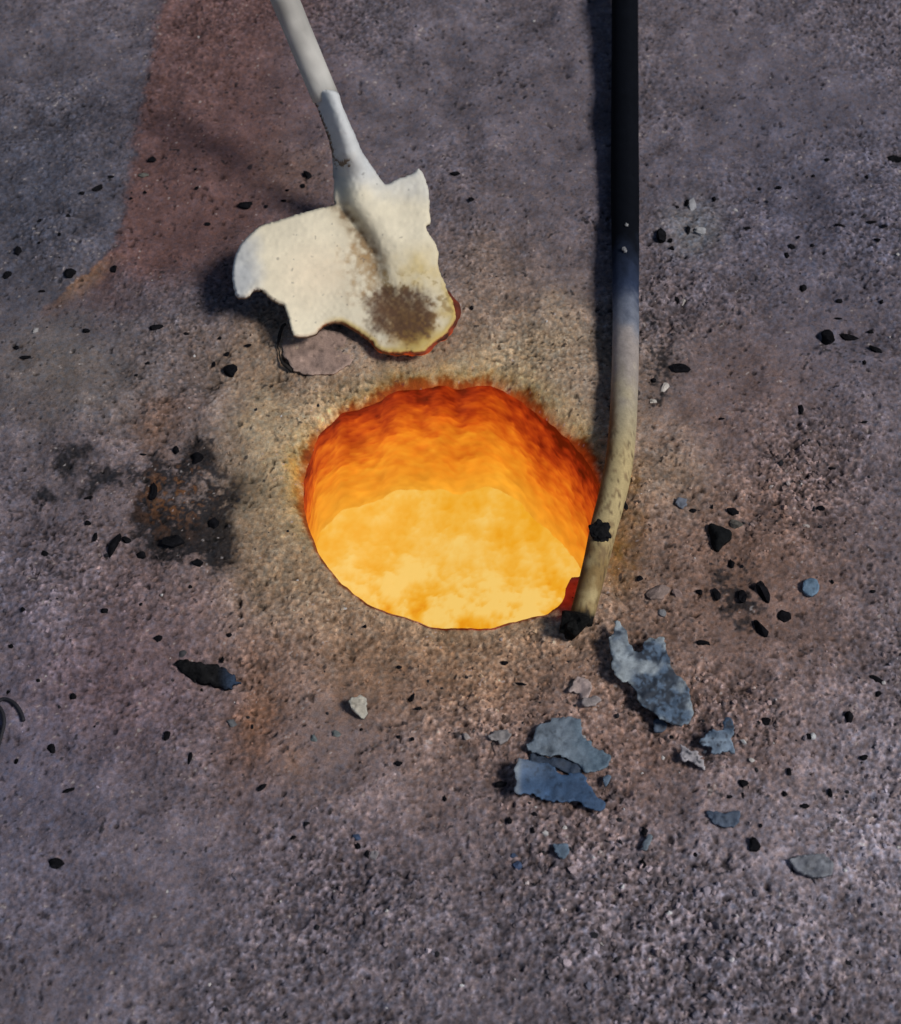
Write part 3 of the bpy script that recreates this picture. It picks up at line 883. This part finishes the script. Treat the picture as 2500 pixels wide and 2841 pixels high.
flake('scale_flake', fl4, 'small curled blue flake with ragged points, below right of the largest flake', 'flake', GR, (0.17, 0.225, 0.295),
      lambda t_, x, y, d, q_: mixc(mixc(t_, (0.055, 0.095, 0.16), smooth(2050, 2015, y + 5 * fbm(q_, 0.08, 3, 1))), (0.04, 0.05, 0.07), smooth(0.7, 1.3, fbm(q_, 0.12, 3, 8))),
      zf=lambda x, y, d: 0.006 + 0.010 * smooth(2060, 1990, y) + 0.0008 * fbm(np.column_stack([x, y, 0 * x]), 0.04, 3, 4), thick=0.002, seed=25, spacing=5)
fl5 = Z([(1215, 945), (1260, 960), (1320, 990), (1340, 1030), (1365, 1085), (1310, 1060), (1260, 1030), (1215, 1015)], *F5)
flake('scale_flake', fl5, 'narrow pale sliver with dark hollows left of the small curled blue flake', 'flake', GR, (0.33, 0.31, 0.33),
      lambda t_, x, y, d, q_: mixc(t_, (0.03, 0.035, 0.05), smooth(-3.5, -7, d) * smooth(-0.1, 0.5, fbm(q_, 0.08, 2, 3))), lift=0.002, thick=0.002, seed=26, spacing=4)
fl6 = Z([(1040, 780), (1080, 775), (1122, 800), (1120, 840), (1080, 852), (1045, 835)], *F5)
flake('scale_flake', fl6, 'dark blue scrap tucked under the lower end of the largest flake', 'flake', GR, (0.055, 0.075, 0.110), lift=0.0, thick=0.002, seed=27)
more = [
    ([(510, 600), (530, 560), (580, 515), (640, 540), (662, 590), (625, 640), (592, 640), (570, 610)], 'pale pink chip above the grey flake, left of the largest flake', (0.37, 0.285, 0.265), 31),
    ([(590, 660), (640, 640), (700, 635), (690, 680), (640, 692), (605, 690)], 'flat greyish chip just below the pale pink chip', (0.27, 0.235, 0.23), 32),
    ([(5, 882), (60, 850), (130, 848), (152, 880), (100, 922), (50, 905)], 'grey triangular chip left of the flat grey flake', (0.215, 0.20, 0.20), 33),
    ([(420, 1562), (470, 1555), (512, 1570), (500, 1640), (455, 1625), (430, 1600)], 'small blue chip near the bottom edge, below the smooth blue flake', (0.10, 0.145, 0.200), 34),
    ([(965, 1580), (985, 1535), (1010, 1500), (1030, 1520), (1010, 1560), (990, 1592)], 'thin blue splinter beside a black pit near the bottom edge', (0.15, 0.185, 0.220), 35),
    ([(735, 1140), (755, 1120), (775, 1140), (755, 1190), (735, 1185)], 'tiny blue scrap right of the smooth blue flake', (0.09, 0.13, 0.185), 36),
]
for pts_, lab, cc_, sd_ in more:
    flake('chip', Z(pts_, *F5), lab, 'chip', 'small chips on the ground', cc_, lift=0.0015, thick=0.0018, seed=sd_, spacing=5, mat=M_flake)
F8 = (2.3987, 750, 1700)
FR2 = (2.3987, 1750, 1100)
FR3 = (2.3987, 1750, 1750)
flake('chip', Z([(523, 590), (560, 562), (612, 548), (642, 600), (642, 692), (600, 692), (552, 640)], *F8), 'pale cream chip with a sharp shadow, below left of the hole', 'chip',
      'small chips on the ground', (0.40, 0.37, 0.31), lift=0.003, thick=0.0026, seed=41, spacing=5, mat=M_flake, tilt=(-0.003, 0))
flake('chip', Z([(500, 1215), (540, 1200), (620, 1215), (690, 1195), (735, 1210), (720, 1270), (690, 1300), (610, 1300), (550, 1270)], *FR3), 'dark blue broken chip toward the bottom right',
      'chip', 'small chips on the ground', (0.07, 0.095, 0.14), lift=0.0, thick=0.002, seed=42, spacing=5, wob=2.4)
flake('chip', Z([(1060, 1530), (1110, 1500), (1200, 1490), (1290, 1490), (1340, 1540), (1335, 1610), (1240, 1640), (1140, 1610)], *FR3), 'flat slate-grey slab chip at the bottom right',
      'chip', 'small chips on the ground', (0.155, 0.165, 0.190), lift=0.0015, thick=0.003, seed=43, spacing=6)
flake('chip', Z([(290, 700), (320, 672), (370, 680), (375, 715), (335, 735), (300, 725)], *FR2), 'small blue-grey chip right of the bar, left of the shiny black coal', 'chip', 'small chips on the ground',
      (0.125, 0.14, 0.175), lift=0.0005, thick=0.002, seed=44, spacing=5)
blue = [(1200 + 56 * math.cos(a), 1265 + 58 * math.sin(a)) for a in np.linspace(0, 6.28, 14)[:-1]]
flake('blue_disc', Z(blue, *FR2), 'round bright blue disc at the right, alone on the brown ground', 'disc', None, (0.115, 0.185, 0.265), lift=0.001, thick=0.0024, seed=45, spacing=5, wob=0.8)

# ================================================================== COALS, CRUMBS AND STONES
coal_l = Z([(1090, 320), (1130, 290), (1200, 300), (1270, 310), (1330, 320), (1400, 350), (1440, 370), (1470, 410), (1500, 435), (1460, 445), (1430, 470), (1360, 460),
            (1300, 435), (1250, 440), (1190, 410), (1140, 380), (1115, 345)], 2.24875, 0, 1700)


def coal_dome(x, y, d):
    q_ = np.column_stack([x, y, 0 * x])
    return 0.0015 + 0.0050 * np.sqrt(np.clip(-d / 32, 0, 1)) + 0.0007 * fbm(q_, 0.05, 3, 2)


flake('charcoal_lump', coal_l, 'long black sliver of charcoal with a blue end, lower left of the hole', 'charcoal', 'charcoal bits', (0.013, 0.013, 0.014),
      lambda t_, x, y, d, q_: mixc(t_, (0.035, 0.055, 0.095), smooth(600, 655, x)), zf=coal_dome, thick=0.003, seed=51, spacing=6, mat=M_coal)
coal_r = Z([(525, 845), (600, 865), (670, 900), (665, 945), (620, 980), (580, 1022), (545, 985), (530, 920)], *FR2)
flake('charcoal_lump', coal_r, 'shiny wedge of black coal on the brown ground right of the hole', 'charcoal', 'charcoal bits', (0.010, 0.011, 0.012), zf=lambda x, y, d: 0.002 + 0.006 * np.clip(-d / 22, 0, 1),
      thick=0.003, seed=52, spacing=7, mat=M_coal, wob=0.6)

CR = 'charcoal bits'


def crumbs(lst, scale, ox, oy):
    for item in lst:
        x, y, rx_, ry_ = item[:4]
        rot = math.radians(item[4]) if len(item) > 4 else 0.0
        lab = item[5] if len(item) > 5 else None
        px, py = x / scale + ox, y / scale + oy
        big = max(rx_, ry_) / scale > 13
        lump('charcoal_bit' if lab else 'charcoal_crumb', px, py, rx_ / scale * 0.95, ry_ / scale * 0.95, rot, lab or 'tiny black charcoal crumb lying loose on the rough ground', 'charcoal',
             CR if lab else 'tiny charcoal crumbs on the ground', (0.008, 0.008, 0.010), M_coal, int(px * 3 + py) % 997, 2, 0.6, 0.16)


crumbs([(950, 105, 30, 26, 0, 'round black bit inside the top left corner of the red ground'), (1225, 180, 12, 12), (1230, 295, 17, 14), (905, 310, 15, 13),
        (620, 290, 42, 22, -35, 'oval black bit on the blue-grey ground left of the red patch'), (820, 350, 14, 12), (430, 470, 22, 15), (380, 590, 18, 13),
        (110, 665, 35, 30, 20, 'ragged black bit near the left edge, upper of two'), (40, 805, 42, 25, -40, 'slanted black bit at the left edge, lower of two'),
        (445, 815, 38, 36, 30, 'angular black bit at the tip of the red patch'), (710, 780, 30, 28, 0, 'black bit on the orange-edged lower part of the red patch'), (255, 910, 22, 12),
        (535, 1155, 30, 22, 20, 'black bit alone left below the red patch'), (970, 1150, 62, 26, -18, 'long ragged black bit below left of the shovel shadow'), (95, 1265, 20, 13),
        (160, 1330, 54, 15, 3, 'flat black streak of charcoal near the left edge'), (920, 1365, 15, 14), (850, 1445, 12, 11), (255, 490, 20, 14), (1160, 1180, 22, 14),
        (1550, 1250, 32, 12, -15), (245, 620, 14, 12), (1530, 375, 62, 34, 0, 'broad black bit above the left wing of the shovel'), (1410, 1290, 16, 22), (1330, 1350, 14, 24),
        (1370, 1205, 20, 12), (520, 335, 24, 16), (1290, 490, 22, 14), (1660, 380, 14, 20), (690, 215, 22, 12)], 2.24875, 0, 400)
crumbs([(680, 190, 36, 28, 45, 'black wedge in the red ground left of the shovel socket'), (650, 255, 24, 20), (555, 285, 20, 12), (530, 345, 24, 12),
        (1605, 205, 40, 18, 12, 'flat black bit on the ground right of the shovel corner'), (1700, 365, 28, 18, -30), (190, 1405, 60, 40, 10, 'grey-black clinker bit left below the shovel'),
        (1705, 1025, 16, 16)], SS, SOX, SOY)
crumbs([(545, 795, 24, 18, 20), (600, 880, 15, 32, 0), (710, 945, 34, 86, 18, 'upright slender black charcoal sliver left of the soot patch'), (790, 905, 28, 26, 30, 'stubby black bit right of the upright sliver'),
        (880, 990, 32, 36, -30, 'jagged black bit on the lower left edge of the soot patch'), (280, 985, 30, 18, 35, 'black bit left of the upright sliver'), (1095, 330, 30, 26, 45, 'square black bit at the top of the soot patch'), (885, 355, 26, 9),
        (650, 1340, 24, 20), (150, 1345, 15, 16), (880, 1305, 10, 12), (1190, 1195, 16, 12), (1230, 370, 34, 50, 0, 'upright black bit at the top right of the soot patch'), (1100, 905, 70, 46, 5, 'broad black cinder in the middle of the soot patch'),
        (1330, 780, 34, 40, 10, 'black cinder at the right of the soot patch'), (1230, 1050, 36, 28, 20, 'black cinder at the bottom of the soot patch'), (960, 590, 28, 60, 0, 'tall black cinder beside the rust stain'), (560, 620, 46, 14, -12), (250, 290, 9, 9)],
       2.24875, 0, 1100)
crumbs([(985, 165, 30, 18, -15, 'black bit above left of the long charcoal sliver'), (70, 215, 20, 15), (45, 488, 15, 14), (460, 530, 24, 20, 0), (1045, 765, 20, 34, 25, 'oblong black bit below the long charcoal sliver'),
        (1190, 915, 15, 34, 5, 'slim black bit further below the long charcoal sliver'), (350, 1575, 48, 28, 15, 'large black bit at the bottom left'), (240, 430, 15, 12), (1385, 285, 18, 20), (1430, 145, 20, 14),
        (1255, 465, 10, 10), (320, 840, 26, 34, -20), (430, 1105, 40, 12, -25), (590, 705, 8, 8), (1570, 690, 10, 14), (1630, 1100, 34, 14, -30), (95, 910, 16, 16)], 2.24875, 0, 1700)
crumbs([(200, 600, 42, 62, 0, 'large oval black coal right of the bar top'), (262, 635, 26, 22), (275, 695, 30, 18, 20), (555, 365, 18, 24), (985, 295, 34, 18, 0, 'flat black bit high on the right ground'),
        (855, 285, 18, 14), (775, 560, 26, 18), (1070, 680, 30, 26, 20, 'black bit in the middle of the right upper ground'), (1035, 740, 20, 28), (1145, 955, 30, 28, 0, 'round black bit right of centre in the upper right ground'),
        (1385, 560, 46, 14, 15, 'thin slanting black streak near the right edge'), (1315, 1295, 62, 62, 10, 'largest black coal of the right edge cluster'), (1440, 1275, 70, 30, 15, 'dark flat lump standing for the shadow beside the largest right edge coal'),  # the flat dark lump is added in place of a soft shadow
        (1620, 1375, 52, 22, 25, 'outermost coal of the right edge cluster'), (325, 1490, 86, 34, 3, 'flat lens-shaped black piece right of the middle of the bar'), (1760, 80, 80, 34, 20, 'black piece at the top right corner'),
        (1215, 210, 18, 16), (1570, 220, 16, 16), (1305, 110, 26, 14), (1600, 525, 36, 18), (1680, 560, 24, 14), (1640, 650, 30, 18, 30), (1210, 675, 20, 14), (1110, 625, 18, 14), (1390, 1035, 34, 20), (1600, 1240, 26, 18),
        (310, 410, 14, 14), (375, 390, 26, 26), (385, 575, 20, 36), (310, 1035, 22, 34), (1670, 1050, 20, 18), (150, 1580, 24, 20), (1550, 1470, 16, 20), (1380, 1150, 36, 10)], 2.3987, 1750, 400)  # the crumb left of the pale grey stone stands for its shadow
crumbs([(680, 780, 40, 24, 5, 'black bit just above the shiny wedge of coal'), (875, 1310, 44, 88, -18, 'long black shard below the shiny wedge of coal'), (745, 1340, 40, 60, 10, 'dull black shard left of the long black shard'),
        (575, 1320, 32, 50, -10, 'ragged black bit further left of the long black shard'), (670, 1115, 26, 28), (1545, 195, 22, 10), (1340, 465, 30, 11, 10), (60, 1205, 22, 20), (860, 1560, 40, 70, -30, 'scorched black clod below the long black shard'),
        (1020, 1470, 60, 36, -15, 'dark clod right below the long black shard'), (1270, 740, 30, 18), (410, 765, 30, 16), (1130, 90, 24, 40, 0), (455, 1300, 20, 26), (1610, 1300, 20, 14), (600, 155, 26, 10), (1340, 1240, 14, 16),
        (740, 1130, 12, 14), (540, 745, 12, 16), (480, 1650, 50, 22, 0)], *FR2)
crumbs([(890, 615, 30, 26, 30, 'black bit right of the curled blue flake'), (745, 1025, 34, 24, 15, 'oval black bit below the curled blue flake'), (820, 1440, 44, 44, 0, 'round black coal near the bottom right'), (745, 1100, 14, 18),
        (660, 1110, 22, 12), (1450, 575, 34, 40, 0, 'black bit beside pale grains at the far right'), (85, 1345, 24, 34, 0, 'black pit-like bit above the blue splinter'), (75, 1555, 20, 26), (425, 1500, 16, 16), (1640, 310, 60, 20, 35), (1650, 410, 22, 20),
        (1185, 705, 22, 24), (1560, 830, 36, 20), (270, 715, 20, 14), (1150, 1170, 36, 18), (1050, 950, 20, 26), (1330, 1075, 20, 26), (1020, 1090, 18, 18), (860, 1305, 14, 12)], *FR3)
crumbs([(630, 80, 14, 16), (860, 345, 20, 14), (1555, 325, 26, 18), (1670, 470, 50, 12, 10), (855, 835, 18, 14), (945, 855, 16, 14), (850, 1005, 26, 16), (240, 1410, 22, 14), (155, 1495, 22, 14), (580, 1545, 24, 18),
        (640, 1590, 14, 28), (605, 775, 14, 12), (1530, 1150, 46, 20, -12, 'black bit left of the smooth blue flake'), (1590, 1405, 20, 20), (1745, 1465, 16, 18), (945, 560, 14, 30, 15), (1160, 1230, 12, 20), (1750, 1360, 22, 16), (985, 640, 24, 12)], *F8)

# pale and coloured pebbles
ST = 'stones on the ground'
for (x, y, rx_, ry_, rot, lab, cc_, fr) in [
    (455, 575, 58, 40, 0, 'pale grey stone on the upper right ground beside the bar', (0.36, 0.36, 0.37), (2.3987, 1750, 400)),
    (410, 400, 28, 48, 0.2, 'upright pale stone above the pale grey stone', (0.32, 0.32, 0.34), (2.3987, 1750, 400)),
    (700, 430, 22, 17, 0, 'small whitish pebble right of the pale stones', (0.42, 0.40, 0.40), (2.3987, 1750, 400)),
    (350, 1030, 16, 36, 0.3, 'slim pale pebble near the bar', (0.40, 0.37, 0.35), (2.3987, 1750, 400)),
    (225, 1620, 24, 42, 0.5, 'whitest jagged pebble close right of the bar', (0.50, 0.46, 0.42), (2.3987, 1750, 400)),
    (150, 1715, 30, 20, 0.2, 'whitish pebble next to the whitest jagged pebble', (0.46, 0.43, 0.39), (2.3987, 1750, 400)),
    (180, 1310, 92, 46, -0.2, 'pinkish flat stone right of the bar tip', (0.25, 0.19, 0.17), FR2),
    (320, 1310, 26, 44, -0.3, 'small pinkish stone beside the flat pinkish stone', (0.28, 0.20, 0.18), FR2),
    (700, 865, 38, 36, 0, 'grey-green pebble beside the shiny wedge of coal', (0.12, 0.11, 0.095), FR2),
    (210, 1440, 28, 28, 0, 'grey pebble above the largest flake', (0.22, 0.22, 0.23), FR2),
    (1170, 855, 26, 14, 0.3, 'pale pebble right of the shiny coal', (0.34, 0.30, 0.28), FR2),
    (1210, 700, 24, 26, 0, 'white pebble with a black shadow at the lower right', (0.46, 0.47, 0.48), FR3),
    (800, 865, 18, 15, 0, 'small white pebble right of the curled blue flake', (0.50, 0.48, 0.46), FR3),
    (490, 808, 13, 13, 0, 'tiny white pebble in the notch of the curled blue flake', (0.50, 0.47, 0.44), FR3),
    (222, 1168, 24, 22, 0, 'pale round pebble on the left ground', (0.34, 0.33, 0.33), (2.24875, 0, 400)),
    (900, 203, 34, 22, 0, 'grey-green pebble on the red ground near its left edge', (0.13, 0.13, 0.115), (2.24875, 0, 400)),
    (1435, 665, 28, 26, 0, 'blue-grey pebble on the rusty ground at lower left', (0.12, 0.125, 0.135), (2.24875, 0, 1700)),
    (1142, 250, 26, 20, 0, 'dark grey pebble touching the long charcoal sliver', (0.06, 0.06, 0.065), (2.24875, 0, 1700)),
    (290, 840, 26, 24, 0, 'teal-grey pebble below left of the pale cream chip', (0.12, 0.145, 0.15), F8),
    (440, 808, 30, 20, 0, 'second teal-grey pebble, nearer the pale cream chip', (0.13, 0.15, 0.15), F8),
    (580, 1490, 24, 20, 0, 'deep blue pebble near the bottom edge', (0.045, 0.07, 0.13), F8),
    (1645, 1680, 34, 24, 0, 'blue pebble at the bottom edge, lower of two', (0.05, 0.075, 0.14), F8),
    (1620, 1610, 24, 18, 0, 'blue pebble near the bottom edge, upper of two', (0.06, 0.09, 0.16), F8),
    (1305, 835, 24, 22, 0, 'pinkish white pebble left of the grey triangular chip', (0.34, 0.30, 0.29), F8),
    (690, 1600, 32, 26, 0.3, 'pale lilac pebble near the bottom edge', (0.27, 0.25, 0.26), F8),
    (600, 915, 18, 18, 0, 'pale pebble resting on the flat grey flake', (0.33, 0.34, 0.35), F5),
]:
    lump('pebble', x / fr[0] + fr[1], y / fr[0] + fr[2], rx_ / fr[0], ry_ / fr[0], rot, lab, 'pebble', ST, cc_, M_stone, int(x * 3 + y) % 991, 2, 0.5, 0.3 if 'resting' not in lab else -0.2)

# curl of wire at the left edge
for k, (pts_, lab) in enumerate([
    ([(-60, 640), (-30, 585), (0, 558), (30, 546), (70, 560), (110, 592), (136, 634), (152, 684)], 'thin dark wire arching in from the left edge'),
    ([(-20, 575), (0, 596), (22, 636), (30, 690), (12, 742), (-10, 800), (-40, 860)], 'thin dark wire curving down along the left edge under the arching wire'),
]):
    w3 = []
    for x, y in pts_:
        w = P(x / 2.24875, y / 2.24875 + 1700, 0)
        w3.append((w[0], w[1], gz(w[0], w[1]) + 0.0022))
    w3 = resample(w3, 0.002, False)
    wv, wf = tube(w3, np.full(len(w3), 0.0012), 8)
    tag(put('wire', wv, wf, M_wire, rgb(len(wv), (0.018, 0.018, 0.024))), lab, 'wire', 'bits of wire')
